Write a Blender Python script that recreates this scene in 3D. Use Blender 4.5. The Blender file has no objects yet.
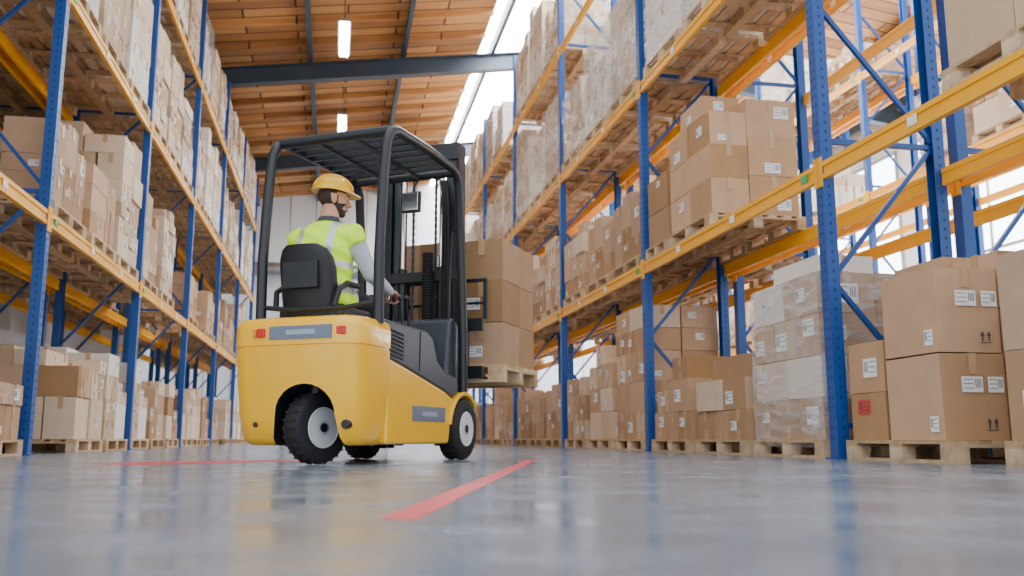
import bpy,bmesh,math,random
from mathutils import Vector,Matrix
rng=random.Random(11)
R=math.radians
# ---------------------------------------------------------------- materials
def mat(name,col,rough=.5,metal=0.,noise=0.,nscale=8.,bump=0.,bscale=60.,island=0.,coat=0.,emit=None,es=0.,hue=0.):
    m=bpy.data.materials.new(name);m.use_nodes=True
    nt=m.node_tree;N=nt.nodes;L=nt.links
    b=N['Principled BSDF']
    b.inputs['Base Color'].default_value=(*col,1);b.inputs['Roughness'].default_value=rough
    b.inputs['Metallic'].default_value=metal
    if coat: b.inputs['Coat Weight'].default_value=coat; b.inputs['Coat Roughness'].default_value=.08
    if emit: b.inputs['Emission Color'].default_value=(*emit,1);b.inputs['Emission Strength'].default_value=es
    tc=N.new('ShaderNodeTexCoord')
    if noise or island:
        hs=N.new('ShaderNodeHueSaturation');hs.inputs['Color'].default_value=(*col,1)
        val=None
        nz=N.new('ShaderNodeTexNoise');nz.inputs['Scale'].default_value=nscale;nz.inputs['Detail'].default_value=5
        L.new(tc.outputs['Object'],nz.inputs['Vector'])
        mr=N.new('ShaderNodeMapRange');mr.inputs[1].default_value=.25;mr.inputs[2].default_value=.75
        mr.inputs[3].default_value=1-noise;mr.inputs[4].default_value=1+noise
        L.new(nz.outputs['Fac'],mr.inputs[0]);val=mr.outputs[0]
        if island:
            g=N.new('ShaderNodeNewGeometry');m2=N.new('ShaderNodeMapRange')
            m2.inputs[3].default_value=1-island;m2.inputs[4].default_value=1+island
            L.new(g.outputs['Random Per Island'],m2.inputs[0])
            oi=N.new('ShaderNodeObjectInfo');m3=N.new('ShaderNodeMapRange')
            m3.inputs[3].default_value=1-island*.6;m3.inputs[4].default_value=1+island*.6
            L.new(oi.outputs['Random'],m3.inputs[0])
            a=N.new('ShaderNodeMath');a.operation='MULTIPLY';L.new(val,a.inputs[0]);L.new(m2.outputs[0],a.inputs[1])
            a2=N.new('ShaderNodeMath');a2.operation='MULTIPLY';L.new(a.outputs[0],a2.inputs[0]);L.new(m3.outputs[0],a2.inputs[1])
            val=a2.outputs[0]
            m4=N.new('ShaderNodeMapRange');m4.inputs[3].default_value=1.05;m4.inputs[4].default_value=.75
            L.new(g.outputs['Random Per Island'],m4.inputs[0]);L.new(m4.outputs[0],hs.inputs['Saturation'])
        L.new(val,hs.inputs['Value']);L.new(hs.outputs[0],b.inputs['Base Color'])
    if bump:
        n2=N.new('ShaderNodeTexNoise');n2.inputs['Scale'].default_value=bscale;n2.inputs['Detail'].default_value=3
        L.new(tc.outputs['Object'],n2.inputs['Vector'])
        bp=N.new('ShaderNodeBump');bp.inputs['Strength'].default_value=bump;bp.inputs['Distance'].default_value=.01
        L.new(n2.outputs['Fac'],bp.inputs['Height']);L.new(bp.outputs[0],b.inputs['Normal'])
    return m
M={}
M['kraft']=mat('cardboard_kraft',(.48,.265,.118),.72,noise=.08,nscale=5,island=.24,bump=.08,bscale=30)
M['pale']=mat('cardboard_pale',(.64,.45,.28),.75,noise=.06,nscale=5,island=.2,bump=.05,bscale=30)  # pale kraft; on the left racks this tone also carries bright light
M['white']=mat('cardboard_white',(.80,.71,.60),.7,noise=.05,nscale=5,island=.14)
M['tape']=mat('packing_tape',(.56,.36,.19),.25,noise=.05)
M['label']=mat('paper_label',(.9,.9,.89),.5)
M['ink']=mat('label_ink',(.05,.05,.06),.6)
M['redlab']=mat('red_label',(.6,.06,.05),.5)
M['wood']=mat('pallet_wood',(.55,.36,.18),.8,noise=.25,nscale=14,island=.2,bump=.2,bscale=40)
M['blue']=mat('rack_blue_paint',(.006,.07,.30),.38,noise=.1,nscale=3)
M['yel']=mat('rack_yellow_paint',(1.0,.46,.004),.4,noise=.06,nscale=3)
M['dark']=mat('dark_hole',(.01,.012,.02),.8)
M['hole']=mat('rack_slot',(.006,.035,.13),.8)
M['green']=mat('green_sticker',(.05,.42,.12),.5)
M['steel']=mat('roof_steel',(.04,.06,.085),.5,noise=.15,nscale=2)
M['galv']=mat('galvanised',(.4,.41,.42),.35,metal=.8)
M['wallw']=mat('wall_panel_white',(.88,.89,.90),.6,noise=.03,nscale=1)
M['door']=mat('roller_door_grey',(.55,.58,.62),.5,noise=.03,nscale=1)
M['fly']=mat('forklift_yellow',(1.0,.52,.0),.25,noise=.02,nscale=2,coat=.6)
M['fgrey']=mat('forklift_dark_grey',(.035,.044,.058),.4,noise=.08,nscale=4)
M['fblk']=mat('forklift_black',(.010,.013,.018),.38)
M['rub']=mat('tyre_rubber',(.012,.012,.013),.75,bump=.2,bscale=50)
M['rim']=mat('wheel_rim_white',(.72,.73,.74),.4)
M['plate']=mat('grey_plate',(.15,.18,.24),.35)
M['plate2']=mat('pale_mark',(.32,.37,.44),.35)
M['red']=mat('tail_light_red',(.65,.01,.01),.2)
M['orange']=mat('indicator_orange',(.8,.25,.02),.2)
M['chrome']=mat('chrome',(.85,.87,.9),.12,metal=1)
M['seat']=mat('seat_vinyl',(.012,.012,.016),.5,bump=.1,bscale=80)
M['vest']=mat('vest_hi_vis',(.62,1.0,.01),.6,emit=(.5,.95,.01),es=.22,bump=.8,bscale=12)  # slight emission added to the cloth so the vest looks brighter
M['silver']=mat('vest_reflective',(.62,.64,.66),.35,metal=.3)
M['shirt']=mat('sweater_grey',(.52,.54,.60),.85,bump=.6,bscale=20)
M['collar']=mat('collar_dark',(.05,.055,.07),.85,bump=.3,bscale=25)
M['trous']=mat('trousers_dark',(.02,.025,.04),.85,bump=.3,bscale=25)
M['skin']=mat('skin',(.62,.31,.19),.5,noise=.06,nscale=20)
M['hair']=mat('hair_brown',(.045,.022,.012),.7,bump=.5,bscale=150)
M['hat']=mat('hard_hat_yellow',(1.0,.53,.0),.25,coat=.5)
M['eye']=mat('eye_white',(.8,.8,.78),.2)
M['lip']=mat('lip',(.45,.16,.13),.5)
M['shoe']=mat('shoe_leather',(.02,.016,.014),.5)
def emis(name,col,s):
    m=bpy.data.materials.new(name);m.use_nodes=True;nt=m.node_tree;nt.nodes.clear()
    e=nt.nodes.new('ShaderNodeEmission');e.inputs[0].default_value=(*col,1);e.inputs[1].default_value=s
    o=nt.nodes.new('ShaderNodeOutputMaterial');nt.links.new(e.outputs[0],o.inputs[0]);return m
M['sky']=emis('skylight_panel',(.90,.95,1.),33)
M['win']=emis('window_daylight',(.90,.95,1.),11)
M['lamp']=emis('lamp_tube',(1,.98,.93),60)
def wrapmat():
    m=bpy.data.materials.new('shrink_wrap_film');m.use_nodes=True;nt=m.node_tree;N=nt.nodes;L=nt.links;N.clear()
    o=N.new('ShaderNodeOutputMaterial');t=N.new('ShaderNodeBsdfTransparent')
    p=N.new('ShaderNodeBsdfPrincipled');p.inputs['Base Color'].default_value=(.85,.87,.9,1);p.inputs['Roughness'].default_value=.12
    mx=N.new('ShaderNodeMixShader');tc=N.new('ShaderNodeTexCoord')
    mp=N.new('ShaderNodeMapping');mp.inputs['Scale'].default_value=(2.5,2.5,12)
    mp.inputs['Rotation'].default_value=(.2,.14,0)
    n=N.new('ShaderNodeTexNoise');n.inputs['Scale'].default_value=1.1;n.inputs['Detail'].default_value=5;n.inputs['Distortion'].default_value=.7
    L.new(tc.outputs['Object'],mp.inputs[0]);L.new(mp.outputs[0],n.inputs['Vector'])
    r=N.new('ShaderNodeMapRange');r.inputs[1].default_value=.42;r.inputs[2].default_value=.72;r.inputs[3].default_value=.12;r.inputs[4].default_value=.52
    L.new(n.outputs['Fac'],r.inputs[0]);L.new(r.outputs[0],mx.inputs[0])
    b=N.new('ShaderNodeBump');b.inputs['Strength'].default_value=.6;b.inputs['Distance'].default_value=.02
    L.new(n.outputs['Fac'],b.inputs['Height']);L.new(b.outputs[0],p.inputs['Normal'])
    L.new(t.outputs[0],mx.inputs[1]);L.new(p.outputs[0],mx.inputs[2]);L.new(mx.outputs[0],o.inputs[0]);return m
M['wrap']=wrapmat()
def floormat():
    m=bpy.data.materials.new('polished_concrete');m.use_nodes=True;nt=m.node_tree;N=nt.nodes;L=nt.links
    b=N['Principled BSDF'];tc=N.new('ShaderNodeTexCoord')
    n=N.new('ShaderNodeTexNoise');n.inputs['Scale'].default_value=1.3;n.inputs['Detail'].default_value=8;n.inputs['Roughness'].default_value=.65;n.inputs['Distortion'].default_value=.4
    L.new(tc.outputs['Object'],n.inputs['Vector'])
    cr=N.new('ShaderNodeValToRGB');cr.color_ramp.elements[0].position=.3;cr.color_ramp.elements[1].position=.7
    cr.color_ramp.elements[0].color=(.12,.147,.19,1);cr.color_ramp.elements[1].color=(.245,.28,.335,1)
    L.new(n.outputs['Fac'],cr.inputs[0])
    n3=N.new('ShaderNodeTexNoise');n3.inputs['Scale'].default_value=70;n3.inputs['Detail'].default_value=4
    L.new(tc.outputs['Object'],n3.inputs['Vector'])
    mx=N.new('ShaderNodeMix');mx.data_type='RGBA';mx.blend_type='OVERLAY';mx.inputs[0].default_value=.35
    L.new(cr.outputs[0],mx.inputs[6]);L.new(n3.outputs['Fac'],mx.inputs[7]);L.new(mx.outputs[2],b.inputs['Base Color'])
    n2=N.new('ShaderNodeTexNoise');n2.inputs['Scale'].default_value=3.5;n2.inputs['Detail'].default_value=8
    L.new(tc.outputs['Object'],n2.inputs['Vector'])
    r=N.new('ShaderNodeMapRange');r.inputs[1].default_value=.3;r.inputs[2].default_value=.7;r.inputs[3].default_value=.11;r.inputs[4].default_value=.30
    L.new(n2.outputs['Fac'],r.inputs[0]);L.new(r.outputs[0],b.inputs['Roughness'])
    bp=N.new('ShaderNodeBump');bp.inputs['Strength'].default_value=.07;bp.inputs['Distance'].default_value=.01
    L.new(n2.outputs['Fac'],bp.inputs['Height']);L.new(bp.outputs[0],b.inputs['Normal'])
    return m
def ceilmat():
    m=bpy.data.materials.new('timber_ceiling');m.use_nodes=True;nt=m.node_tree;N=nt.nodes;L=nt.links
    b=N['Principled BSDF'];b.inputs['Roughness'].default_value=.7
    tc=N.new('ShaderNodeTexCoord');br=N.new('ShaderNodeTexBrick')
    br.inputs['Scale'].default_value=1;br.inputs['Brick Width'].default_value=2.35;br.inputs['Row Height'].default_value=.42
    br.inputs['Mortar Size'].default_value=.025
    br.inputs['Color1'].default_value=(.72,.36,.12,1);br.inputs['Color2'].default_value=(.36,.15,.045,1);br.inputs['Mortar'].default_value=(.08,.03,.01,1)
    L.new(tc.outputs['Object'],br.inputs['Vector'])
    mp=N.new('ShaderNodeMapping');mp.inputs['Scale'].default_value=(.6,6,1);L.new(tc.outputs['Object'],mp.inputs[0])
    n=N.new('ShaderNodeTexNoise');n.inputs['Scale'].default_value=2;n.inputs['Detail'].default_value=6;L.new(mp.outputs[0],n.inputs['Vector'])
    mx=N.new('ShaderNodeMix');mx.data_type='RGBA';mx.blend_type='OVERLAY';mx.inputs[0].default_value=.5
    L.new(br.outputs['Color'],mx.inputs[6]);L.new(n.outputs['Fac'],mx.inputs[7]);L.new(mx.outputs[2],b.inputs['Base Color'])
    return m
M['floor']=floormat();M['ceil']=ceilmat()
def redmat():
    m=mat('worn_red_floor_paint',(.62,.03,.035),.4);nt=m.node_tree;N=nt.nodes;L=nt.links;b=N['Principled BSDF']
    tc=N.new('ShaderNodeTexCoord');n=N.new('ShaderNodeTexNoise');n.inputs['Scale'].default_value=14;n.inputs['Detail'].default_value=8
    L.new(tc.outputs['Object'],n.inputs['Vector'])
    cr=N.new('ShaderNodeValToRGB');cr.color_ramp.elements[0].position=.38;cr.color_ramp.elements[1].position=.55
    cr.color_ramp.elements[0].color=(.42,.10,.12,1);cr.color_ramp.elements[1].color=(.80,.012,.02,1)
    L.new(n.outputs['Fac'],cr.inputs[0]);L.new(cr.outputs[0],b.inputs['Base Color']);return m
M['redline']=redmat()
# ---------------------------------------------------------------- mesh builder
class MB:
    def __init__(s): s.v=[];s.f=[];s.m=[]
    def add(s,vs,fs,m):
        o=len(s.v);s.v+=[tuple(v) for v in vs];s.f+=[tuple(i+o for i in f) for f in fs];s.m+=[m]*len(fs)
    def bb(s,x0,x1,y0,y1,z0,z1,m):
        s.add([(x0,y0,z0),(x1,y0,z0),(x1,y1,z0),(x0,y1,z0),(x0,y0,z1),(x1,y0,z1),(x1,y1,z1),(x0,y1,z1)],
          [(0,3,2,1),(4,5,6,7),(0,1,5,4),(1,2,6,5),(2,3,7,6),(3,0,4,7)],m)
    def box(s,c,d,m): s.bb(c[0]-d[0]/2,c[0]+d[0]/2,c[1]-d[1]/2,c[1]+d[1]/2,c[2]-d[2]/2,c[2]+d[2]/2,m)
    def beam(s,p0,p1,w,h,m):
        p0=Vector(p0);p1=Vector(p1);d=(p1-p0).normalized()
        up=Vector((0,0,1)) if abs(d.z)<.95 else Vector((0,1,0))
        a=d.cross(up).normalized()*w/2;b=a.cross(d).normalized()*h/2
        vs=[p+q for p in(p0,p1) for q in(-a-b,a-b,a+b,-a+b)]
        s.add(vs,[(0,1,2,3),(7,6,5,4),(0,4,5,1),(1,5,6,2),(2,6,7,3),(3,7,4,0)],m)
    def prism(s,pts,x0,x1,m):
        n=len(pts);vs=[(x0,y,z) for y,z in pts]+[(x1,y,z) for y,z in pts]
        fs=[tuple(range(n)),tuple(range(2*n-1,n-1,-1))]+[(i,(i+1)%n,(i+1)%n+n,i+n) for i in range(n)]
        s.add(vs,fs,m)
    def cyl(s,p0,p1,r0,r1,m,seg=16):
        p0=Vector(p0);p1=Vector(p1);d=(p1-p0).normalized();a=d.orthogonal().normalized();b=d.cross(a)
        vs=[p+(a*math.cos(t)+b*math.sin(t))*r for p,r in((p0,r0),(p1,r1)) for t in[2*math.pi*i/seg for i in range(seg)]]
        fs=[(i,(i+1)%seg,(i+1)%seg+seg,i+seg) for i in range(seg)]+[tuple(range(seg-1,-1,-1)),tuple(range(seg,2*seg))]
        s.add(vs,fs,m)
    def ell(s,c,r,m,seg=20,rg=12,Q=None):
        vs=[];fs=[]
        for j in range(1,rg):
            ph=math.pi*j/rg
            for i in range(seg):
                t=2*math.pi*i/seg;vs.append(Vector((r[0]*math.sin(ph)*math.cos(t),r[1]*math.sin(ph)*math.sin(t),r[2]*math.cos(ph))))
        vs+=[Vector((0,0,r[2])),Vector((0,0,-r[2]))];T=len(vs)-2
        for j in range(rg-2):
            for i in range(seg): fs.append((j*seg+i,(j+1)*seg+i,(j+1)*seg+(i+1)%seg,j*seg+(i+1)%seg))
        for i in range(seg): fs.append((T,i,(i+1)%seg));fs.append((T+1,(rg-2)*seg+(i+1)%seg,(rg-2)*seg+i))
        if Q: vs=[Q@v for v in vs]
        s.add([v+Vector(c) for v in vs],fs,m)
    def chain(s,pts,rad,m,seg=14):
        for i in range(len(pts)-1): s.cyl(pts[i],pts[i+1],rad[i],rad[i+1],m,seg)
        for p,r in zip(pts,rad): s.ell(p,(r,r,r),m,seg,8)
    def tube(s,pts,r,m,seg=8):
        pts=[Vector(p) for p in pts];rings=[]
        for i,p in enumerate(pts):
            d=(pts[min(i+1,len(pts)-1)]-pts[max(i-1,0)]).normalized()
            up=Vector((1,0,0)) if abs(d.x)<.9 else Vector((0,1,0))
            a=d.cross(up).normalized();b=d.cross(a)
            rings.append([p+(a*math.cos(2*math.pi*k/seg)+b*math.sin(2*math.pi*k/seg))*r for k in range(seg)])
        s.loft(rings,m)
    def loft(s,rings,m,cap=True):
        n=len(rings[0]);vs=[v for r in rings for v in r];fs=[]
        for j in range(len(rings)-1):
            for i in range(n): fs.append((j*n+i,j*n+(i+1)%n,(j+1)*n+(i+1)%n,(j+1)*n+i))
        if cap: fs.append(tuple(range(n-1,-1,-1)));fs.append(tuple(range((len(rings)-1)*n,len(rings)*n)))
        s.add(vs,fs,m)
    def torus(s,c,R0,r,ax,m,seg=32,sg=10,sx=1.0):
        ax=Vector(ax).normalized();a=ax.orthogonal().normalized();b=ax.cross(a);vs=[];fs=[]
        for i in range(seg):
            t=2*math.pi*i/seg;d=a*math.cos(t)+b*math.sin(t)
            for k in range(sg):
                q=2*math.pi*k/sg;vs.append(Vector(c)+d*(R0+r*math.cos(q))+ax*r*sx*math.sin(q))
        for i in range(seg):
            for k in range(sg): fs.append((i*sg+k,((i+1)%seg)*sg+k,((i+1)%seg)*sg+(k+1)%sg,i*sg+(k+1)%sg))
        s.add(vs,fs,m)
    def mesh(s,name,angle=35,fix=True):
        keys=[];
        for k in s.m:
            if k not in keys: keys.append(k)
        me=bpy.data.meshes.new(name);me.from_pydata(s.v,[],s.f)
        for k in keys: me.materials.append(M[k])
        me.polygons.foreach_set('material_index',[keys.index(k) for k in s.m])
        if fix:
            bm=bmesh.new();bm.from_mesh(me);bmesh.ops.recalc_face_normals(bm,faces=bm.faces);bm.to_mesh(me);bm.free()
        me.polygons.foreach_set('use_smooth',[True]*len(me.polygons));me.set_sharp_from_angle(angle=R(angle));me.update()
        return me
    def obj(s,name,parent=None,bevel=0,seg=2,angle=35,loc=None,rot=None):
        o=link(name,s.mesh(name,angle),parent,loc,rot)
        if bevel:
            b=o.modifiers.new('bevel','BEVEL');b.width=bevel;b.segments=seg;b.limit_method='ANGLE';b.angle_limit=R(32);b.harden_normals=True
        return o
def link(name,me,parent=None,loc=None,rot=None):
    o=bpy.data.objects.new(name,me);bpy.context.scene.collection.objects.link(o)
    if parent: o.parent=parent
    if loc: o.location=loc
    if rot is not None: o.rotation_euler=(0,0,rot)
    return o
def empty(name,loc,rot):
    o=bpy.data.objects.new(name,None);bpy.context.scene.collection.objects.link(o);o.location=loc;o.rotation_euler=(0,0,rot);o.empty_display_size=.2;return o
def bake(o,name):
    dg=bpy.context.evaluated_depsgraph_get();dg.update()
    me=bpy.data.meshes.new_from_object(o.evaluated_get(dg));o.modifiers.clear();o.data=me;me.name=name
    return o
# ---------------------------------------------------------------- room
f=MB();f.bb(-6.4,16.2,-6,36.2,-.2,0,'floor');f.obj('floor')
def stripe(mb,a,b,w):
    a=Vector((*a,0));b=Vector((*b,0));d=(b-a).normalized();n=Vector((-d.y,d.x,0))*w/2
    vs=[a-n,b-n,b+n,a+n];mb.add([(v.x,v.y,.001) for v in vs]+[(v.x,v.y,.0002) for v in vs],[(0,1,2,3),(4,7,6,5),(0,4,5,1),(1,5,6,2),(2,6,7,3),(3,7,4,0)],'redline')
s1=MB();stripe(s1,(.13,1.86),(1.43,6.6),.075);s1.obj('floor_marking_line')
s2=MB();stripe(s2,(-1.35,6.0),(-.2,6.9),.5);s2.obj('floor_marking_line')
def zc(x): return 10.0+.14*x if x<7 else 10.98-.14*(x-7)
def cpanel(mb,x0,x1,y0,y1,m,t=.12):
    z0,z1=zc(x0),zc(x1)
    mb.add([(x0,y0,z0),(x1,y0,z1),(x1,y1,z1),(x0,y1,z0),(x0,y0,z0+t),(x1,y0,z1+t),(x1,y1,z1+t),(x0,y1,z0+t)],
      [(0,3,2,1),(4,5,6,7),(0,1,5,4),(1,2,6,5),(2,3,7,6),(3,0,4,7)],m)
c=MB()
YC0,YC1=11.,36.
for a,b in((-6.3,3.5),(5.3,7.),(7.,8.8),(10.2,16.2)): cpanel(c,a,b,YC0,YC1,'ceil')
c.obj('ceiling')
for i,(a,b) in enumerate(((3.5,5.3),(8.8,10.2))):
    w=MB();cpanel(w,a,b,YC0,YC1,'sky',.05)
    w.obj('window_%d'%(i+1))
rb=MB()
for y in(14.8,22.3,29.8):
    for (a,b) in((-6.2,7.),(7.,16.)):
        for dz,ww in((-.75,.24),(-.32,.24)): rb.beam((a,y,zc(a)+dz),(b,y,zc(b)+dz),ww,.03,'steel')
        rb.beam((a,y,zc(a)-.535),(b,y,zc(b)-.535),.03,.42,'steel')
x=-5.6
while x<16:
    rb.beam((x,YC0,zc(x)-.16),(x,YC1,zc(x)-.16),.10,.30,'steel');x+=2.35
rb.obj('roof_steel_frame')
jb=MB();y=YC0+.6
while y<36:
    jb.beam((-6.2,y,zc(-6.2)-.06),(3.5,y,zc(3.5)-.06),.07,.12,'ceil');y+=1.25
jb.obj('roof_timber_joists')
w=MB();w.bb(-6.4,16.2,36.,36.2,0,11.1,'wallw')
for xx in range(-6,16): w.bb(xx-.015,xx+.015,35.985,36,.3,11,'galv')
w.obj('wall_back')
w=MB();w.bb(-1.9,1.9,35.88,35.96,0,4.4,'door')
for k in range(22): w.bb(-1.9,1.9,35.86,35.88,.02+k*.2,.04+k*.2,'galv')
w.bb(-2.05,-1.9,35.8,35.96,0,4.6,'steel');w.bb(1.9,2.05,35.8,35.96,0,4.6,'steel');w.bb(-2.05,2.05,35.75,35.96,4.4,4.9,'steel')
w.obj('door_1')
w=MB();w.cyl((-6,35.4,6.6),(15.8,35.4,6.6),.28,.28,'galv',20)
for xx in range(-5,15,3): w.bb(xx-.03,xx+.03,35.4,35.97,6.57,6.63,'steel');w.cyl((xx-.03,35.4,6.6),(xx+.03,35.4,6.6),.31,.31,'galv',20)
w.obj('ventilation_duct')
w=MB();w.bb(-6.4,-6.2,2,36,0,9.2,'wallw');w.obj('wall_left')
w=MB();w.bb(16,16.2,2,36,0,9.8,'wallw');w.obj('wall_right')
for i in range(5):
    w=MB();y=4+i*6.3;w.bb(15.97,15.99,y,y+5.3,1.2,8.4,'win')
    for k in range(5): w.bb(15.93,15.99,y+k*1.325-.04,y+k*1.325+.04,1.1,8.5,'galv')
    for z in(1.15,3.,4.8,6.6,8.45): w.bb(15.93,15.99,y,y+5.3,z-.04,z+.04,'galv')
    w.obj('window_%d'%(i+3))
for y in(13.4,19.4,25.2,31.2):
    l=MB();l.bb(-.10,.10,-.85,.85,-.05,0,'lamp');l.bb(-.14,.14,-.9,.9,0,.07,'galv')
    for q in(-.7,.7): l.cyl((0,q,.07),(0,q,.92),.012,.012,'steel',6)
    l.obj('ceiling_lamp',bevel=.02,loc=(-.07,y,9.0))
# ---------------------------------------------------------------- boxes & pallets
def pallet(mb,dx=1.08,dy=1.2,z=0,cx=0,cy=0):
    for i in range(3):
        x=cx+(-dx/2+.05)+(dx-.1)*i/2
        mb.bb(x-.05,x+.05,cy-dy/2,cy+dy/2,z,z+.022,'wood')
        for j in range(3):
            y=cy+(-dy/2+.07)+(dy-.14)*j/2;mb.bb(x-.05,x+.05,y-.07,y+.07,z+.0225,z+.0995,'wood')
    for j in range(3):
        y=cy+(-dy/2+.07)+(dy-.14)*j/2;mb.bb(cx-dx/2,cx+dx/2,y-.07,y+.07,z+.1,z+.121,'wood')
    n=7
    for i in range(n):
        x=cx+(-dx/2+.05)+(dx-.1)*i/(n-1);mb.bb(x-.05,x+.05,cy-dy/2,cy+dy/2,z+.1215,z+.144,'wood')
PH=.146
def labelq(mb,side,x0,x1,y0,y1,a,zz,lw,lh,mm):
    def q(u0,u1,z0,z1,d0,d1,m):
        if side==0: mb.bb(x0-d1,x0-d0,u0,u1,z0,z1,m)
        elif side==1: mb.bb(x1+d0,x1+d1,u0,u1,z0,z1,m)
        else: mb.bb(u0,u1,y0-d1,y0-d0,z0,z1,m)
    q(a,a+lw,zz,zz+lh,.003,.007,mm)
    for k in(1,3,5): q(a+.008,a+lw*.56,zz+lh*(.10+.14*k),zz+lh*(.14+.14*k),.007,.008,'ink')
    for k in range(4): q(a+lw*(.64+.08*k),a+lw*(.675+.08*k),zz+lh*.3,zz+lh*.85,.007,.008,'ink')
def cardbox(mb,x0,y0,z0,sx,sy,sz,m,r,lab=.45,big=1.):
    j=lambda:r.uniform(-.004,.004)
    x1,y1,z1=x0+sx,y0+sy,z0+sz
    vs=[(x0+j(),y0+j(),z0),(x1+j(),y0+j(),z0),(x1+j(),y1+j(),z0),(x0+j(),y1+j(),z0),(x0+j(),y0+j(),z1+j()),(x1+j(),y0+j(),z1+j()),(x1+j(),y1+j(),z1+j()),(x0+j(),y1+j(),z1+j())]
    mb.add(vs,[(0,3,2,1),(4,5,6,7),(0,1,5,4),(1,2,6,5),(2,3,7,6),(3,0,4,7)],m)
    e=.0065;t=.028;dn=min(.13,sz*.4)
    cx,cy=(x0+x1)/2,(y0+y1)/2
    if sy>=sx: 
        mb.bb(cx-t,cx+t,y0-e,y1+e,z1,z1+e*.8,'tape')
        mb.bb(cx-t,cx+t,y0-e,y0-.001,z1-dn,z1,'tape');mb.bb(cx-t,cx+t,y1+.001,y1+e,z1-dn,z1,'tape')
        if r.random()<.5: mb.bb(cx-t,cx+t,y0-e,y0-.001,z0,z0+dn*.8,'tape')
    else:
        mb.bb(x0-e,x1+e,cy-t,cy+t,z1,z1+e*.8,'tape')
        mb.bb(x0-e,x0-.001,cy-t,cy+t,z1-dn,z1,'tape');mb.bb(x1+.001,x1+e,cy-t,cy+t,z1-dn,z1,'tape')
        mb.bb(x0-e,x0-.001,cy-t,cy+t,z0,z0+dn*.8,'tape')
    for side in range(3):
        if r.random()<lab:
            lw=r.uniform(.08,.15)*big;lh=lw*r.uniform(.6,.85)
            if sz<lh+.06: continue
            zz=z0+r.uniform(.03,sz-lh-.03);mm='redlab' if r.random()<.04 else 'label'
            L_=sy if side<2 else sx;s0=y0 if side<2 else x0
            if L_<lw+.07: continue
            labelq(mb,side,x0,x1,y0,y1,s0+r.uniform(.03,L_-lw-.03),zz,lw,lh,mm)
def wrap(mb,x0,x1,y0,y1,z0,z1,r):
    n=10;per=[]
    for i in range(n): per.append((x0+(x1-x0)*i/n,y0))
    for i in range(n): per.append((x1,y0+(y1-y0)*i/n))
    for i in range(n): per.append((x1-(x1-x0)*i/n,y1))
    for i in range(n): per.append((x0,y1-(y1-y0)*i/n))
    cx,cy=(x0+x1)/2,(y0+y1)/2;rings=[]
    for k in range(9):
        z=z0+(z1-z0)*k/8
        rings.append([(cx+(px-cx)*(1+r.uniform(.0,.02)),cy+(py-cy)*(1+r.uniform(0,.02)),z) for px,py in per])
    rings.append([(cx+(px-cx)*.6,cy+(py-cy)*.6,z1+.02) for px,py in per])
    mb.loft(rings,'wrap',False)
def genstack(mb,h,m,r,z=0,W=1.14,D=1.0,wr=False,rag=.5,top_mix=None):
    z0=z;zm=z
    if wr: cols=[(-W/2,W/2)]
    else:
        s_=r.choice((0,.33,.5,.5,.62))
        cols=[(-W/2,W/2)] if s_==0 else [(-W/2,-W/2+W*s_),(-W/2+W*s_,W/2)]
    for (ya,yb) in cols:
        zz=z0;H=z0+h*(1 if wr else r.choice((1,1,.85,.65,1.12)));cw=yb-ya
        while zz<H-.12:
            bh=r.choice((.18,.22,.27,.3,.34,.4,.46))
            ny=max(1,round(cw/r.choice((.28,.36,.45,.57))));nx=r.choice((2,2,3))
            last=zz+bh>=H-.12
            sy,sx=cw/ny,D/nx
            mm=m if r.random()<.7 else (top_mix or m)
            for i in range(nx):
                for k in range(ny):
                    if last and r.random()<rag*.5: continue
                    hh=bh if not last else bh*r.choice((1,1,.8,.6))
                    g=r.uniform(.004,.02);ox=0 if wr else r.uniform(-.03,.003)
                    cardbox(mb,-D/2+i*sx+g/2+(ox if i==0 else 0),ya+k*sy+g/2,zz+.001,sx-g,sy-g,hh-.004,mm,r)
            zz+=bh
        zm=max(zm,zz)
    if wr: wrap(mb,-D/2-.014,D/2+.014,-W/2-.012,W/2+.012,z0-.06,zm+.005,r)
def proto(h,m,wr=False,rag=.5,mix=None):
    mb=MB();pallet(mb);genstack(mb,h,m,rng,PH,wr=wr,rag=rag,top_mix=mix);return mb.mesh('pallet_load_mesh',fix=False)
P_k=[proto(h,'kraft',w,mix='pale') for h,w in((.8,0),(1.0,0),(1.2,0),(1.4,0),(1.1,1),(1.5,0),(.7,0),(1.3,0))]
P_p=[proto(h,'pale',w,mix=x) for h,w,x in((.8,0,'kraft'),(1.0,0,'white'),(1.3,0,'kraft'),(1.5,0,'kraft'),(1.4,1,'white'),(1.65,0,'white'),(1.2,1,'kraft'),(1.1,0,'kraft'))]
P_w=[proto(h,'white',w,mix='pale') for h,w in((1.0,1),(1.3,0),(1.5,1),(1.6,0),(1.2,0),(1.7,1))]
PPN=[P_p[i] for i in(0,1,2,3,5,7)]
mb=MB();pallet(mb);PAL=mb.mesh('wooden_pallet_mesh',fix=False)
def load(lst,x,y,z):
    o=link('palletized_cardboard_boxes',rng.choice(lst),None,(x+rng.uniform(-.01,.01),y+rng.uniform(-.02,.02),z+.001),rng.choice((0,math.pi))+rng.uniform(-.012,.012));return o
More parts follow.
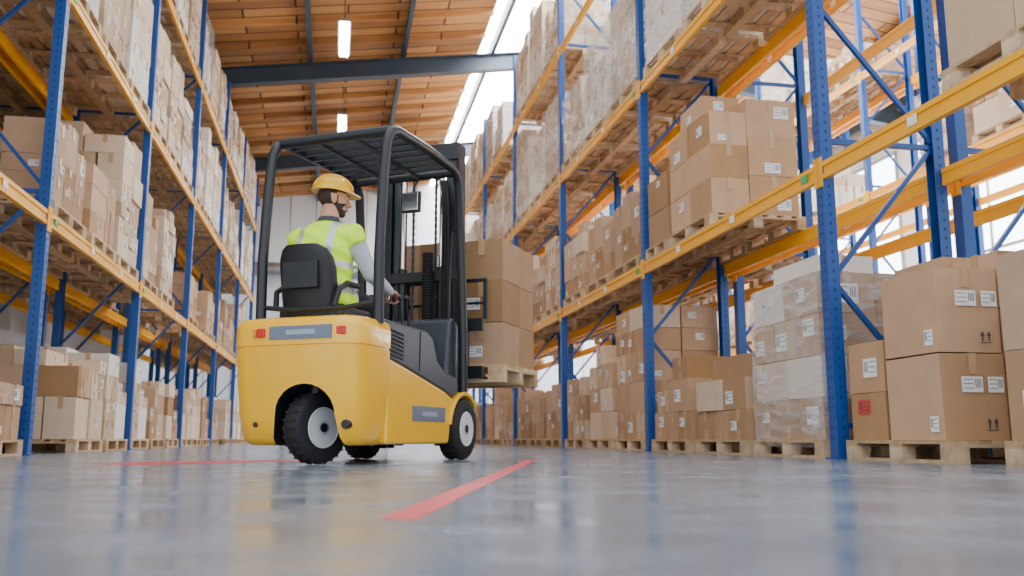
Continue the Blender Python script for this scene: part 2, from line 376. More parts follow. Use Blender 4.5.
# ---------------------------------------------------------------- racks
BAY=4.2;LV=(2.31,4.66,7.01)
def rack(x0,x1,y0,nb,near=(),side=-1,top=8.7):
    mb=MB()
    for i in range(nb+1):
        y=y0+i*BAY
        for x,s in((x0+.05,1),(x1-.05,-1)):
            mb.bb(x-.05,x+.05,y-.055,y-.045,.01,top,'blue');mb.bb(x-.05,x+.05,y+.045,y+.055,.01,top,'blue')
            mb.bb(x-.05 if s>0 else x+.038,x-.038 if s>0 else x+.05,y-.045,y+.045,.01,top,'blue')
            mb.bb(x-.08,x+.08,y-.08,y+.08,0,.012,'blue')
            if i in near:
                xx=(x-.0515,x-.0502) if s>0 else (x+.0502,x+.0515)
                z=.15
                while z<6.5:
                    for q in(-.02,.02): mb.bb(xx[0],xx[1],y+q-.005,y+q+.005,z,z+.025,'hole')
                    mb.bb(x-.008,x+.008,y-.0562,y-.0552,z,z+.025,'hole');z+=.075
        z=.25;k=0
        mb.bb(x0+.1,x1-.1,y-.02,y+.02,z-.02,z+.02,'blue')
        while z+1.15<top:
            a,b=(x0+.08,x1-.08) if k%2 else (x1-.08,x0+.08)
            mb.beam((a,y,z),(b,y,z+1.1),.035,.035,'blue')
            if k%2: mb.bb(x0+.1,x1-.1,y-.02,y+.02,z+1.08,z+1.12,'blue')
            z+=1.15;k+=1
    for i in range(nb):
        ya=y0+i*BAY+.057;yb=ya+BAY-.114
        for zt in LV:
            for x,o in((x0,1),(x1-.05,-1)):
                xa,xb=x+.004,x+.046
                mb.bb(xa,xb,ya,yb,zt-.14,zt-.10,'yel');mb.bb(xa,xb,ya,yb,zt-.04,zt,'yel')
                mb.bb(xa+.010,xb-.006,ya,yb,zt-.105,zt-.03,'yel') if x==x0 else mb.bb(xa+.006,xb-.010,ya,yb,zt-.105,zt-.03,'yel')
                xo=(x-.008,x+.002) if x==x0 else (x+.048,x+.058)
                for yy in(ya-.05,yb):
                    mb.bb(xo[0],xo[1],yy,yy+.05,zt-.2,zt+.04,'yel')
                fx=x0-.002 if side<0 else x1-.004
                if (x==x0)==(side<0):
                    for q in(.12,1.5,2.9):
                        mb.bb(fx,fx+.006,ya+q,ya+q+.1,zt-.1,zt-.035,'label' if q>1 else 'green')
    return mb.obj('pallet_rack')
def slots(y0,i): return [y0+i*BAY+.06+.69,y0+i*BAY+2.1,y0+(i+1)*BAY-.75]
RX0,RX1=3.7,4.8
rack(RX0,RX1,2.1,7,near=(1,2));rack(4.92,6.02,2.1,7);rack(9.6,10.7,2.1,7);rack(10.85,11.95,2.1,7)
LX0,LX1=-3.85,-2.75
rack(LX0,LX1,4.9,6,near=(1,),side=1);rack(-5.0-.0,-3.95,4.9,6,side=1)
for row,xc in((0,(LX0+LX1)/2),(1,-4.475)):
    for i in range(6):
        for li,z in enumerate((0,)+LV):
            for y in slots(4.9,i):
                if rng.random()<(.05 if row==0 else .35): continue
                if li==0: lst=P_k[:4]+P_p[:3]+P_p[7:]
                elif li==1: lst=PPN+[P_k[3],P_k[5],P_k[7]]
                else: lst=[P_w[1],P_w[3],P_w[4],P_w[2]]+PPN  # upper left cartons paler: bright light put into the board colour
                load(lst,xc,y,z)
for i in range(7):
    for li,z in enumerate((0,)+LV):
        for si,y in enumerate(slots(2.1,i)):
            if i==0: continue
            if i==1 and li in(0,1,2): continue
            if i==2 and li==0: continue
            if rng.random()<.09: continue
            lst=P_k+P_p[:2] if li==0 else (P_k+P_p[:3] if li==1 else P_w+P_p[3:7])
            if i in(2,3) and li==2: lst=[P_w[2],P_w[0],P_p[6],P_w[5],P_p[4]]
            if i==2 and li==1: lst=[P_k[0],P_k[2],P_k[7],P_k[3]]
            load(lst,(RX0+RX1)/2,y,z)
for i in range(7):
    for li,z in enumerate((0,)+LV):
        for y in slots(2.1,i):
            p=.5 if i>1 else (.75 if li==0 else .10)
            if rng.random()<p: load(P_k+P_p[:2] if li<2 else P_p+P_w,5.47,y,z)
for i in range(6):
    for li,z in enumerate((0,)+LV):
        for y in slots(2.1,i):
            if rng.random()<(.8 if li==0 else .35): load(P_p if li else P_k,10.15,y,z)
# near right explicit
xc=(RX0+RX1)/2
def custom(boxes,loc,rot=0,wr=None,lab=.6,bev=.006,big=1.,extra=None):
    m2=MB();r=random.Random(int(loc[1]*100)+len(boxes))
    for b in boxes: cardbox(m2,b[0],b[1],b[2],b[3],b[4],b[5],b[6] if len(b)>6 else 'kraft',r,b[7] if len(b)>7 else lab,big)
    if extra: extra(m2)
    if wr: wrap(m2,*wr,r)
    o=link('cardboard_box_stack',m2.mesh('box_stack_mesh',fix=False),None,loc,rot)
    if bev and not wr:
        b=o.modifiers.new('bevel','BEVEL');b.width=bev;b.segments=2;b.limit_method='ANGLE';b.angle_limit=R(60)
    return o
def pal(x,y,z,rot=0,sc=None):
    o=link('wooden_pallet',PAL,None,(x,y,z+.0005),rot)
    if sc:o.scale=sc
    return o
def arrows(mb,face,a,z,s,x0,y0):
    def P(u,w): return (x0-.0045,a+u*s,z+w*s) if face==0 else (a+u*s,y0-.0045,z+w*s)
    for o in(0,.6):
        mb.add([P(o+.16,.15),P(o+.30,.15),P(o+.30,.6),P(o+.16,.6)],[(0,1,2,3)],'ink')
        mb.add([P(o+.03,.6),P(o+.43,.6),P(o+.23,1.0)],[(0,1,2)],'ink')
    mb.add([P(0,0),P(1.05,0),P(1.05,.07),P(0,.07)],[(0,1,2,3)],'ink')
def ex1(mb):
    for z in(0,.555):
        labelq(mb,2,-.5,0,-.47,.1,-.36,z+.30,.15,.10,'label');labelq(mb,2,-.5,0,-.47,.1,-.17,z+.30,.11,.10,'label')
        labelq(mb,0,-.5,0,-.47,.1,-.42,z+.05,.08,.10,'label');arrows(mb,2,-.2,z+.06,.08,-.5,-.47)
pal(xc,5.55,0)
custom([(-.5,-.47,0,.46,.57,.545,'kraft',0),(-.5,-.465,.555,.46,.565,.55,'kraft',0),(-.5,.13,0,.4,.43,.33),(-.5,.13,.335,.4,.43,.36),
        (-.02,-.5,0,.5,.48,.42),(-.02,-.5,.425,.5,.48,.42),(-.06,.0,0,.55,.58,.40),(-.06,.0,.405,.55,.58,.45),(-.06,.02,.86,.55,.55,.42),(-.02,-.48,.85,.5,.45,.38)],(xc,5.55,PH),big=1.3,extra=ex1)
pal(xc,3.93,0)
custom([(-.5,-.58,0,.48,.56,.5),(-.5,.0,0,.48,.58,.5),(-.5,-.58,.505,.48,.56,.5),(-.5,.0,.505,.48,.58,.55),(0,-.58,0,.5,1.1,.5),(0,-.58,.505,.5,1.1,.5),(0,-.2,1.01,.5,.7,.5)],(xc,3.93,PH),big=1.3)
pal(xc,7.07,0)
b=[];r_=random.Random(5)
for k,(z,h) in enumerate(((0,.33),(.335,.33),(.67,.33),(1.005,.33))):
    n_=(3,2,3,2)[k];q_=1.14/n_
    for j in range(n_):
        t_=r_.choice(('kraft','pale','kraft','white'));b.append((-.5,-.57+j*q_,z,.5,q_-.005,h,t_));b.append((.01,-.57+j*q_,z,.48,q_-.005,h,t_))
b.append((-.45,-.5,1.345,.5,.75,.14,'white'))
custom(b,(xc,7.07,PH),wr=(-.515,.505,-.585,.585,-.06,1.33),big=1.3)
pal(xc,8.42,0)
custom([(-.5,-.58,0,.5,.42,.28),(-.5,-.15,0,.5,.36,.28),(-.5,.22,0,.5,.36,.28),(-.5,-.55,.285,.5,.5,.3),(-.52,-.02,.285,.5,.6,.3,'pale'),(-.45,-.5,.59,.5,.8,.22),(0.02,-.58,0,.48,.55,.4),(.02,0,0,.48,.57,.4),(.02,-.4,.405,.48,.8,.35)],(xc,8.42,PH),big=1.3)
pal(xc,9.77,0)
custom([(-.5,-.58,0,.5,.38,.3),(-.5,-.19,0,.5,.38,.3),(-.5,.2,0,.5,.38,.3),(-.5,-.5,.305,.5,.6,.35),(-.47,.15,.305,.5,.4,.25,'pale'),(-.46,-.4,.66,.46,.45,.25),(.02,-.5,0,.48,1.,.5)],(xc,9.77,PH),big=1.3)
for y,h in((11.22,1.5),(12.6,1.2),(13.95,1.0)):
    pal(xc,y,0);bx=[];z=0;r=random.Random(int(y*10))
    while z<h-.1:
        hh=r.choice((.28,.33,.38));n=r.choice((2,3))
        for j in range(n):
            if z+hh>h-.1 and r.random()<.3: continue
            t_=r.choice(('kraft','kraft','pale'))
            bx.append((-.5,-.57+j*1.14/n,z,.48,1.14/n-.01,hh,t_));bx.append((0,-.57+j*1.14/n,z,.48,1.14/n-.01,hh))
        z+=hh+.004
    custom(bx,(xc,y,PH),big=1.2)
Z1=LV[0]
pal(xc,4.2,Z1);custom([(-.5,-.58,0,.5,.57,.6,'pale'),(-.5,.0,0,.5,.57,.6,'pale'),(.01,-.58,0,.48,1.14,.6)],(xc,4.2,Z1+PH))
pal(xc,9.05,Z1)
custom([(-.5,-.58,0,.42,.56,.38),(-.5,-.01,0,.42,.58,.38),(-.5,-.58,.385,.42,.56,.36),(-.5,-.01,.385,.42,.58,.36),(-.49,-.56,.75,.42,.56,.36),(-.5,.01,.75,.42,.57,.36),(-.49,-.4,1.115,.42,.62,.22),
   (-.07,-.58,0,.55,.57,.42),(-.07,0,0,.55,.57,.42),(-.07,-.58,.425,.55,.57,.42),(-.07,0,.425,.55,.57,.42),(-.07,-.57,.85,.55,.57,.42),(-.07,0,.85,.55,.57,.42)],(xc,9.05,Z1+PH),big=1.2)
pal(xc,10.06,Z1,sc=(1,.6,1))
custom([(-.5,-.34,0,.5,.66,.4),(-.5,-.34,.405,.5,.66,.42),(.01,-.34,0,.48,.66,.6)],(xc,10.06,Z1+PH))
pal(xc,7.5-.45,LV[1])
load([P_w[2]],xc,9.75,LV[1]);load([P_w[5]],xc,8.42,LV[1])
# ---------------------------------------------------------------- forklift
FX,FY,FR=-.085,5.87,-R(30.8)
fk=empty('forklift',(FX,FY,0),FR)
def rr(z,y0,y1,hw,r,n=7,rf=.03):
    pts=[]
    for cx,cy,a0,q in((hw-r,y0+r,-90,r),(hw-rf,y1-rf,0,rf),(-hw+rf,y1-rf,90,rf),(-hw+r,y0+r,180,r)):
        for k in range(n+1):
            a=R(a0+90*k/n);pts.append((cx+q*math.cos(a),cy+q*math.sin(a),z))
    return pts
b=MB()
b.loft([rr(z,y0,.06,hw,r) for z,y0,hw,r in((.115,-.26,.37,.12),(.125,-.29,.395,.13),(.16,-.32,.415,.145),(.28,-.345,.435,.15),(.45,-.365,.445,.15),(.62,-.38,.45,.15),(.698,-.388,.455,.15),(.702,-.380,.447,.145),(.710,-.380,.447,.145),(.714,-.39,.457,.15),(.82,-.39,.457,.15),(.855,-.38,.448,.145),(.88,-.355,.43,.14),(.892,-.30,.38,.12))],'fly')
cw=b.obj('counterweight',fk,angle=50)
cu=MB();pts=[];CX=.095
for k in range(0,13):
    a=math.pi*k/12;pts.append((CX+.205*math.cos(a),.30+.18*math.sin(a)))
pts=[(CX+.25,.0),(CX+.22,.2)]+pts[1:-1]+[(CX-.22,.2),(CX-.25,.0)]
n=len(pts);vs=[(x,-.6,z) for x,z in pts]+[(x,.02,z) for x,z in pts]
cu.add(vs,[tuple(range(n)),tuple(range(2*n-1,n-1,-1))]+[(i,(i+1)%n,(i+1)%n+n,i+n) for i in range(n)],'fblk')
cuo=cu.obj('cut',fk)
md=cw.modifiers.new('b','BOOLEAN');md.object=cuo;md.operation='DIFFERENCE';md.solver='EXACT'
bake(cw,'counterweight');bpy.data.objects.remove(cuo)
if len(cw.data.materials)<2: cw.data.materials.append(M['fblk'])
ki=len(cw.data.materials)-1
for p in cw.data.polygons:
    cc=p.center-Vector((CX,0,0))
    if abs(cc.x)<.26 and cc.z<.49 and ((0.0<cc.y<.04 and abs(cc.x)<.25 and abs(p.normal.y)>.9) or (-.38<cc.y<.02 and abs(p.normal.y)<.3 and (Vector((cc.x,0,cc.z-.2)).dot(p.normal)<0))): p.material_index=ki
cw.data.set_sharp_from_angle(angle=R(40))
b=MB()
b.prism([(.03,.12),(.98,.12),(1.0,.2),(1.03,.36),(1.06,.44),(.9,.49),(.6,.55),(.3,.61),(.03,.66)],-.447,.447,'fly')
b.obj('body_skirt',fk,bevel=.02,seg=3)
b=MB()
for s in(-1,1):
    o=[];i=[]
    for k in range(11):
        a=R(40+(172-40)*k/10);o.append((1.25+.285*math.cos(a),.215+.285*math.sin(a)));i.append((1.25+.255*math.cos(a),.215+.255*math.sin(a)))
    b.prism(o+i[::-1],.33*s,.465*s,'fly')
b.obj('front_fenders',fk,bevel=.008)
b=MB()
b.prism([(.0,.655),(.3,.605),(.6,.545),(.9,.485),(1.08,.45),(1.16,.47),(1.16,.60),(.92,.63),(.80,.70),(.72,.85),(.62,.895),(.0,.90)],-.438,.438,'fgrey')
b.prism([(1.04,.45),(1.3,.45),(1.3,1.0),(1.22,1.06),(1.14,1.03),(1.1,.8)],-.38,.38,'fgrey')
b.obj('battery_cover',fk,bevel=.025,seg=3)
b=MB()
for k in range(7):
    for s in(-1,1): b.prism([(.06,.675+k*.026),(.25,.655+k*.026),(.25,.668+k*.026),(.06,.688+k*.026)],.4385*s,.443*s,'dark')
for s in(-1,1): b.prism([(.5,.6),(.508,.87),(.498,.87),(.49,.6)],.4385*s,.441*s,'dark')
b.obj('vent_grille',fk)
b=MB()
b.bb(-.14,.29,-.398,-.387,.745,.825,'plate');b.bb(-.02,.18,-.401,-.397,.77,.80,'plate2')
for s in(-1,1): b.prism([(.38,.27),(.90,.27),(.90,.37),(.38,.37)],.4455*s,.453*s,'plate');b.prism([(.52,.305),(.76,.305),(.76,.335),(.52,.335)],.4525*s,.4545*s,'plate2')
b.obj('side_and_rear_plates',fk)
b=MB()
b.box((-.20,-.385,.788),(.055,.04,.055),'red');b.box((.345,-.365,.788),(.06,.05,.05),'red')
b.box((-.245,-.385,.788),(.022,.035,.05),'orange')
b.cyl((.36,-.27,.24),(.36,-.330,.24),.028,.028,'fblk');b.cyl((-.25,-.28,.24),(-.25,-.348,.24),.016,.016,'fblk')
b.obj('tail_lights',fk,bevel=.006)
b=MB();b.bb(-.30,.30,.06,1.4,.13,.44,'fblk');b.obj('chassis',fk)
def wheel(name,c,ax,r,w):
    c=Vector(c);ax=Vector(ax).normalized();mb=MB()
    prof=[(r*.62,-.5),(r*.9,-.5),(r*.97,-.44),(r,-.36),(r,.36),(r*.97,.44),(r*.9,.5),(r*.62,.5)]
    a=ax.orthogonal().normalized();bb=ax.cross(a);rings=[]
    for pr,t in prof: rings.append([c+ax*t*w+(a*math.cos(q)+bb*math.sin(q))*pr for q in[2*math.pi*k/40 for k in range(40)]])
    mb.loft(rings,'rub',False)
    for sd in(1,-1):
        rg=[]
        for pr,t in((r*.58,.5),(r*.56,.53),(r*.51,.5),(r*.46,.30),(r*.32,.28),(r*.28,.44),(r*.2,.5),(0.002,.5)):
            rg.append([c+ax*sd*t*w+(a*math.cos(q)+bb*math.sin(q))*pr for q in[2*math.pi*k/32 for k in range(32)]])
        mb.loft(rg,'rim',True)
        rg=[[c+ax*sd*t*w+(a*math.cos(q)+bb*math.sin(q))*pr for q in[2*math.pi*k/32 for k in range(32)]] for pr,t in((r*.64,.49),(r*.57,.5))]
        mb.loft(rg,'rub',False)
        for k in range(6):
            q=math.pi/3*k;p=c+(a*math.cos(q)+bb*math.sin(q))*r*.39
            mb.cyl(p+ax*sd*w*.27,p+ax*sd*w*.40,r*.05,r*.05,'fblk',8)
        mb.cyl(c+ax*sd*w*.45,c+ax*sd*w*.54,r*.13,r*.13,'fblk',12)
    for k in range(26):
        q=2*math.pi*k/26;d=a*math.cos(q)+bb*math.sin(q);p=c+d*r*.995
        mb.beam(p-ax*w*.42,p-ax*w*.1+d*.0,.016,.012,'rub');mb.beam(p+ax*w*.1,p+ax*w*.42,.016,.012,'rub')
    return mb.obj(name,fk,angle=40)
wheel('rear_wheel',(CX-.03,-.16,.222),(.96,-.28,0),.215,.13)
b=MB();b.cyl((CX-.03,-.16,.42),(CX-.03,-.16,.48),.06,.06,'fblk');b.obj('steer_axle',fk)
for s in(-1,1): wheel('front_wheel_'+('right' if s>0 else 'left'),(s*.395,1.25,.226),(1,0,0),.22,.15)
b=MB()
for s in(-1,1):
    x=s*.43
    b.tube([(x,-.08,.86),(x,-.09,1.3),(x,-.06,1.8),(x,-.03,2.04),(x,.02,2.13),(x,.10,2.165),(x,.6,2.18),(x,1.02,2.17),(x,1.10,2.14),(x,1.15,2.07),(x,1.22,1.5),(x,1.26,.95),(x,1.27,.50)],.035,'fblk',10)
b.tube([(-.43,.04,2.145),(.43,.04,2.145)],.036,'fblk',10);b.tube([(-.43,1.08,2.15),(.43,1.08,2.15)],.032,'fblk',10)
for k in range(7): b.bb(-.42,.42,.18+k*.125,.205+k*.125,2.14,2.185,'fblk')
for x in(-.14,.14): b.bb(x-.012,x+.012,.06,1.08,2.12,2.145,'fblk')
b.tube([(-.43,-.08,1.0),(-.2,-.09,.97),(.2,-.09,.97),(.43,-.08,1.0)],.016,'fblk',8)
b.tube([(.43,1.17,1.75),(.36,1.20,1.72),(.33,1.22,1.3),(.33,1.22,1.0)],.012,'fblk',8)
b.obj('overhead_guard',fk,angle=50)
b=MB();b.tube([(.14,1.08,2.15),(.13,1.0,2.05),(.12,.98,1.98)],.009,'fblk');b.box((.12,.975,1.92),(.15,.025,.16),'fblk');b.box((.12,.955,1.92),(.125,.02,.135),'chrome')
b.obj('mirror',fk,bevel=.008)
# seat
SX=-.175
b=MB();b.bb(SX-.22,SX+.22,.05,.56,.90,1.03,'seat');b.obj('seat_cushion',fk,bevel=.035,seg=4)
b=MB();rings=[]
for z,hw,y0,t in((.94,.17,.02,.08),(1.0,.195,.01,.11),(1.13,.205,-.01,.12),(1.26,.205,-.035,.12),(1.33,.195,-.05,.11),(1.385,.165,-.06,.095),(1.41,.12,-.065,.06)):
    ring=[]
    for k in range(24):
        a=2*math.pi*k/24;ca,sn=math.cos(a),math.sin(a)
        px=SX+hw*math.copysign(abs(ca)**.55,ca);py=y0+t/2+ t/2*math.copysign(abs(sn)**.7,sn)+.25*(px-SX)**2*3
        ring.append((px,py,z))
    rings.append(ring)
b.loft(rings,'seat')
b.obj('seat_back',fk,angle=60)
b=MB();b.bb(SX-.13,SX+.13,-.05,-.02,1.12,1.30,'fblk')
for s in(-1,1):
    b.tube([(SX+s*.22,.03,1.0),(SX+s*.24,.06,1.12),(SX+s*.24,.15,1.17),(SX+s*.24,.30,1.17)],.020,'seat',10)
b.cyl((SX-.24,.15,.95),(SX+.24,.15,.95),.025,.025,'fblk')
b.obj('seat_frame',fk,bevel=.01)
# steering + levers
b=MB()
b.beam((-.18,1.16,1.0),(-.18,.93,1.14),.07,.07,'fblk')
swc=Vector((-.18,.90,1.155));ax=Vector((0,-.5,.87))
b.torus(swc,.15,.014,ax,'fblk',36,8)
for k in range(3):
    a=ax.normalized().orthogonal().normalized();bb=ax.normalized().cross(a);q=2*math.pi*k/3
    b.cyl(swc,swc+(a*math.cos(q)+bb*math.sin(q))*.15,.011,.009,'fblk',8)
b.cyl(swc-ax*.02,swc+ax*.02,.035,.03,'fblk')
for x in(.13,.18,.23): b.cyl((x,.76,.87),(x,.70,1.13),.007,.007,'fblk',8);b.ell((x,.70,1.14),(.018,.018,.022),'fblk',12,8)
b.bb(.10,.27,.66,.80,.83,.93,'fgrey')
b.obj('steering_and_levers',fk,angle=45)
# mast
b=MB();T=2.50
for s in(-1,1):
    x=s*.33
    b.bb(min(x,x-s*.02),max(x,x-s*.02),1.38,1.52,.08,T,'fblk')
    b.bb(min(x,x-s*.07),max(x,x-s*.07),1.38,1.40,.08,T,'fblk');b.bb(min(x,x-s*.07),max(x,x-s*.07),1.50,1.52,.08,T,'fblk')
    x=s*.265
    b.bb(min(x,x-s*.018),max(x,x-s*.018),1.42,1.56,.12,T-.06,'fgrey')
    b.bb(min(x,x-s*.06),max(x,x-s*.06),1.42,1.435,.12,T-.06,'fgrey');b.bb(min(x,x-s*.06),max(x,x-s*.06),1.545,1.56,.12,T-.06,'fgrey')
    b.cyl((s*.17,1.42,.1),(s*.17,1.42,1.5),.035,.035,'fblk');b.cyl((s*.17,1.42,1.5),(s*.17,1.42,T-.1),.02,.02,'chrome')
    b.box((s*.1,1.46,1.5),(.016,.010,1.75),'fblk')
    for q in range(30): b.box((s*.1,1.46,.75+q*.055),(.024,.014,.042),'fgrey')
b.bb(-.33,.33,1.36,1.40,T-.14,T,'fblk');b.bb(-.33,.33,1.36,1.40,.35,.50,'fblk');b.bb(-.33,.33,1.37,1.39,1.38,1.46,'fblk')
b.bb(-.26,.26,1.44,1.56,T-.16,T-.06,'fblk')
for s in(-1,1): b.cyl((s*.1-.015,1.47,T-.22),(s*.1+.015,1.47,T-.22),.05,.05,'fgrey')
b.obj('mast',fk,bevel=.004)
b=MB()
for k in range(3):
    b.tube([(.21+k*.025,1.33,.5),(.215+k*.025,1.33,1.2),(.22+k*.02,1.34,1.9),(.2+k*.02,1.36,2.1),(.17+k*.02,1.40,2.2),(.15+k*.02,1.46,2.1),(.14+k*.02,1.48,1.2)],.010,'rub')
for k in range(28): b.torus((.09,1.34,1.0+k*.022),.036,.010,(0,0,1),'rub',14,6)
b.obj('hydraulic_hoses',fk)
b=MB();zf=.635
b.bb(-.46,.46,1.58,1.62,.62,.72,'fblk');b.bb(-.46,.46,1.58,1.62,1.0,1.1,'fblk')
for s in(-1,1): b.bb(s*.2-.03,s*.2+.03,1.50,1.58,.62,1.1,'fblk')
for x in(-.46,-.23,0,.23,.46): b.bb(x-.015,x+.015,1.63,1.655,1.1,1.42,'fblk')
b.bb(-.475,.475,1.63,1.655,1.40,1.43,'fblk');b.bb(-.475,.475,1.63,1.655,1.22,1.24,'fblk')
b.obj('carriage_backrest',fk,bevel=.004)
b=MB()
for s in(-1,1):
    x=s*.27;b.prism([(1.62,1.12),(1.62,zf),(2.68,zf+.01),(2.70,zf+.02),(1.70,zf+.042),(1.66,zf+.08),(1.66,1.12)],x-.05,x+.05,'fgrey')
b.obj('forks',fk,bevel=.004)
def toW(x,y,z): 
    c_,s_=math.cos(FR),math.sin(FR);return (FX+c_*x-s_*y,FY+s_*x+c_*y,z)
pal(*toW(0,2.16,.60),rot=FR+math.pi/2,sc=(.80,.98,1))
bx=[]
for z,h in((0,.34),(.345,.34),(.69,.34)):
    for j in range(3): 
        bx.append((-.40,-.56+j*.375,z,.385,.37,h,'kraft'));bx.append((-.01,-.56+j*.375,z,.40,.37,h,'kraft'))
custom(bx,toW(0,2.16,.60+PH),rot=FR-math.pi/2,lab=.3)
# ---------------------------------------------------------------- operator
op=empty('forklift_driver',(FX,FY,0),FR)
def rem(mb,name,vox,sm,parent):
    o=mb.obj(name,parent,angle=180)
    m_=o.modifiers.new('r','REMESH');m_.mode='VOXEL';m_.voxel_size=vox;m_.use_smooth_shade=True
    s_=o.modifiers.new('s','SMOOTH');s_.iterations=sm;s_.factor=.5
    bake(o,name);o.data.polygons.foreach_set('use_smooth',[True]*len(o.data.polygons));return o
def setm(o,names,fn):
    o.data.materials.clear()
    for n_ in names:o.data.materials.append(M[n_])
    for p in o.data.polygons: p.material_index=names.index(fn(p.center,p.normal))
b=MB()
def ering(cx,cy,z,rx,ry,n=28): return [(cx+rx*math.copysign(abs(math.cos(2*math.pi*k/n))**.85,math.cos(2*math.pi*k/n)),cy+ry*math.sin(2*math.pi*k/n),z) for k in range(n)]
b.loft([ering(SX,y,z,rx,ry) for z,y,rx,ry in((1.035,.26,.15,.12),(1.06,.25,.195,.15),(1.12,.24,.20,.155),(1.22,.235,.19,.145),(1.34,.24,.195,.145),(1.44,.245,.21,.14),(1.52,.255,.205,.12),(1.575,.265,.165,.10),(1.61,.275,.11,.08),(1.64,.285,.078,.072),(1.675,.295,.066,.066),(1.76,.31,.058,.06))],'shirt')
SR,ER,WR=Vector((SX+.21,.26,1.515)),Vector((SX+.30,.36,1.26)),Vector((.145,.60,1.18))
SL,EL,WL=Vector((SX-.21,.26,1.515)),Vector((SX-.25,.44,1.27)),Vector((-.305,.70,1.225))
for S_,E_,W_ in((SR,ER,WR),(SL,EL,WL)):
    b.chain([S_-Vector(((S_.x-SX)*.4,0,0)),S_,S_.lerp(E_,.5),E_,E_.lerp(W_,.4),W_],[.065,.071,.062,.054,.05,.034],'shirt')
for s in(-1,1):
    h=Vector((SX+s*.09,.30,1.10));k=Vector((SX+s*.13,.74,1.09));a=Vector((SX+s*.13,.90,.70))
    b.chain([h,h.lerp(k,.5),k,k.lerp(a,.35),a],[.098,.086,.064,.062,.044],'trous')
    b.chain([a,Vector((a.x,.90,.695)),Vector((a.x,.95,.685)),Vector((a.x,1.02,.675))],[.046,.044,.04,.032],'shoe')
body=rem(b,'body',.011,4,op)
def bodymat(c_,n_):
    x,y,z=c_
    if z<.72: return 'shoe'
    if z<1.19 and y>.40 and z<1.19 and abs(x-SX)<.24: return 'trous'
    if z<1.05: return 'trous'
    if z>1.665: return 'skin'
    if z>1.612: return 'collar'
    dx=abs(x-SX)
    arm=False
    for S_,E_ in((SR,ER),(SL,EL)):
        d=E_-S_;t=(c_-S_).dot(d)/d.dot(d);tt=max(0,min(1,t));q=(c_-(S_+d*tt)).length
        if q<.078 and (t>.22) and dx>.19: arm=True
    if y>.385 and z<1.4: return 'shirt'
    if arm: return 'shirt'
    if 1.12<z<1.17 or 1.28<z<1.33: return 'silver'
    if .09<dx<.135 and z>1.33: return 'silver'
    return 'vest'
nm=['shoe','trous','skin','shirt','silver','vest','collar']
setm(body,nm,bodymat)
bm=bmesh.new();bm.from_mesh(body.data);bm.normal_update()
mv=[(v,v.normal.copy()) for v in bm.verts if v.link_faces and all(f_.material_index in(4,5) for f_ in v.link_faces)]
for v,n_ in mv: v.co+=n_*(.016+.006*math.sin(v.co.z*55+v.co.x*30))
bm.to_mesh(body.data);bm.free()
def hand(name,wrist,fwd,down,side):
    F=Vector(fwd).normalized();D=Vector(down);D=(D-F*D.dot(F)).normalized();S=F.cross(D)*side
    P=lambda a,b_,c_:Vector(wrist)+S*a+F*b_+D*c_
    mb=MB();Q=Matrix((S,F,D)).transposed()
    mb.ell(P(0,.05,0),(.042,.052,.017),'skin',16,10,Q)
    mb.chain([P(0,-.02,0),P(0,.02,0)],[.028,.027],'skin')
    for a,l,r_ in((-.030,.8,.0075),(-.0105,.95,.0088),(.0105,1.0,.009),(.030,.93,.0088)):
        mb.chain([P(a*.8,.06,0),P(a,.092,.004),P(a,.092+.030*l,.026*l),P(a,.092+.026*l,.052*l),P(a,.092+.006*l,.062*l)],[r_*1.15,r_*1.1,r_,r_*.9,r_*.75],'skin',10)
    mb.chain([P(.03,.02,.004),P(.052,.045,.016),P(.054,.07,.032),P(.045,.088,.045)],[.014,.0125,.011,.009],'skin',10)
    return rem(mb,name,.0035,2,op)
hand('hand_right',WR,(-.05,.95,-.15),(0,-.25,-1),1)
hand('hand_left',WL,(.35,.95,-.2),(0,-.3,-1),-1)
hd=bpy.data.objects.new('head',None);bpy.context.scene.collection.objects.link(hd);hd.parent=op;hd.location=(SX+.012,.325,1.80);hd.rotation_euler=(R(-4),0,R(-52));hd.scale=(1.04,1.04,1.04)
b=MB()
b.ell((0,-.012,.03),(.076,.096,.09),'skin',28,18);b.ell((0,.018,-.035),(.061,.072,.078),'skin',24,16)
b.ell((0,.062,-.09),(.034,.026,.024),'skin');b.ell((0,.05,.035),(.06,.042,.05),'skin')
for s in(-1,1):
    b.ell((s*.075,-.005,-.008),(.011,.02,.032),'skin');b.ell((s*.04,.062,-.02),(.024,.022,.022),'skin');b.ell((s*.029,.082,.032),(.022,.012,.008),'skin')
b.chain([(0,.088,.018),(0,.104,-.008),(0,.112,-.024)],[.009,.011,.0135],'skin',12)
for s in(-1,1): b.ell((s*.012,.1,-.028),(.008,.01,.008),'skin')
b.ell((0,.09,-.052),(.024,.012,.007),'skin');b.ell((0,.088,-.064),(.02,.012,.008),'skin')
b.chain([(0,-.02,-.13),(0,-.02,-.06)],[.056,.056],'skin',20)
h=rem(b,'head_face',.004,3,hd)
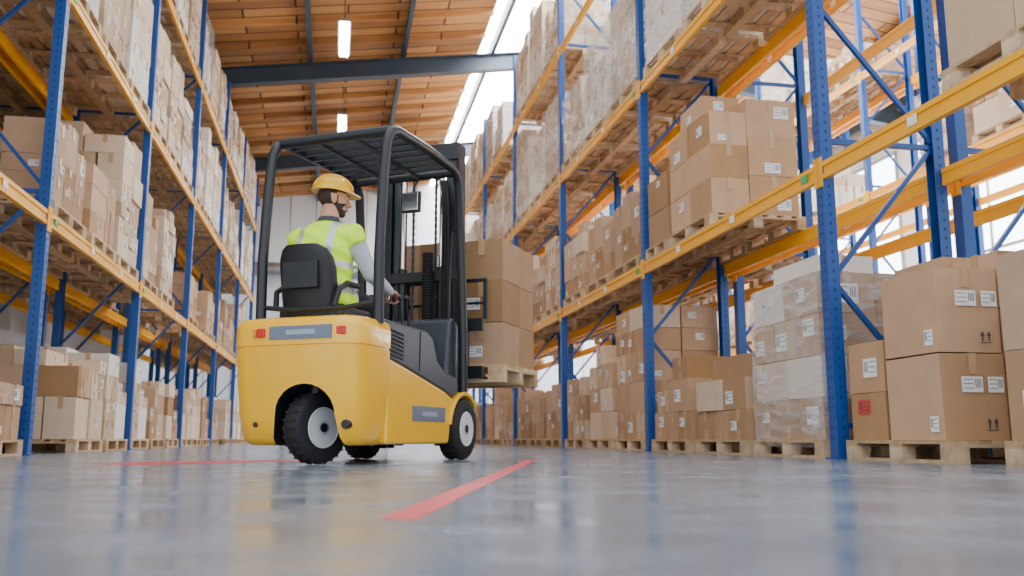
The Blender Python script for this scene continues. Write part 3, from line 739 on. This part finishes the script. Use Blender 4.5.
def hm(c_,n_):
    x,y,z=c_
    if abs(x)>.073 and -.03<y<.02 and -.045<z<.03: return 'skin'
    if z>.045 and y<.07: return 'hair'
    if y<-.015 and z>-.065: return 'hair'
    if y<.01 and z>.0 : return 'hair'
    if z<-.03 and z>-.125 and y>.0:
        if abs(x)<.02 and -.068<z<-.047 and y>.085: return 'lip'
        if abs(x)>.045 or z<-.066 or (-.048<z<-.036 and y>.08): return 'hair'
    if abs(x)>.05 and -.04<z<.02 and -.02<y<.022: return 'hair'
    if .028<z<.037 and .012<abs(x)<.048 and y>.08: return 'hair'
    return 'skin'
setm(h,['skin','hair','lip'],hm)
b=MB()
for s in(-1,1):
    b.ell((s*.029,.0815,.014),(.012,.010,.008),'eye',14,10);b.ell((s*.029,.0895,.014),(.005,.0035,.0055),'ink',10,8)
b.obj('eyes',hd)
b=MB();rings=[]
for k in range(12):
    ph=R(90*k/11.001);rings.append([((.102*math.cos(ph))*math.cos(t),-.012+(.128*math.cos(ph))*math.sin(t),.055+.115*math.sin(ph)) for t in[2*math.pi*q/36 for q in range(36)]])
b.loft(rings,'hat')
rg=[]
for e,z in((0,.062),(.014,.056),(.014,.048),(-.004,.05)):
    ring=[]
    for q in range(36):
        t=2*math.pi*q/36;ex=e if e<=0 else e+ .05*max(0,math.sin(t))**2
        ring.append(((.102+ (e if e<0 else e*.9))*math.cos(t),-.012+(.128+ex)*math.sin(t),z-(.012*max(0,math.sin(t)) if e>0 else 0)))
    rg.append(ring)
b.loft(rg,'hat',False)
for xx in(-.028,0,.028): b.tube([(xx,-.012-.132*math.cos(a),.055+ (.119 if xx==0 else .112)*math.sin(a)) for a in[math.pi*q/14 for q in range(1,14)]],.008,'hat',8)
b.obj('hard_hat',hd,angle=50)
# ---------------------------------------------------------------- world & camera
wd=bpy.data.worlds.new('World');bpy.context.scene.world=wd;wd.use_nodes=True
bg=wd.node_tree.nodes['Background'];bg.inputs[0].default_value=(.88,.94,1,1);bg.inputs[1].default_value=2.3
cam=bpy.data.cameras.new('camera');co=bpy.data.objects.new('camera',cam);bpy.context.scene.collection.objects.link(co)
co.location=(0,0,.16);co.rotation_euler=(R(90+9.46),0,R(-11));cam.sensor_width=36;cam.lens=36*900/1024
cam.clip_end=200;cam.dof.use_dof=True;cam.dof.focus_distance=6.2;cam.dof.aperture_fstop=2.2
bpy.context.scene.camera=co
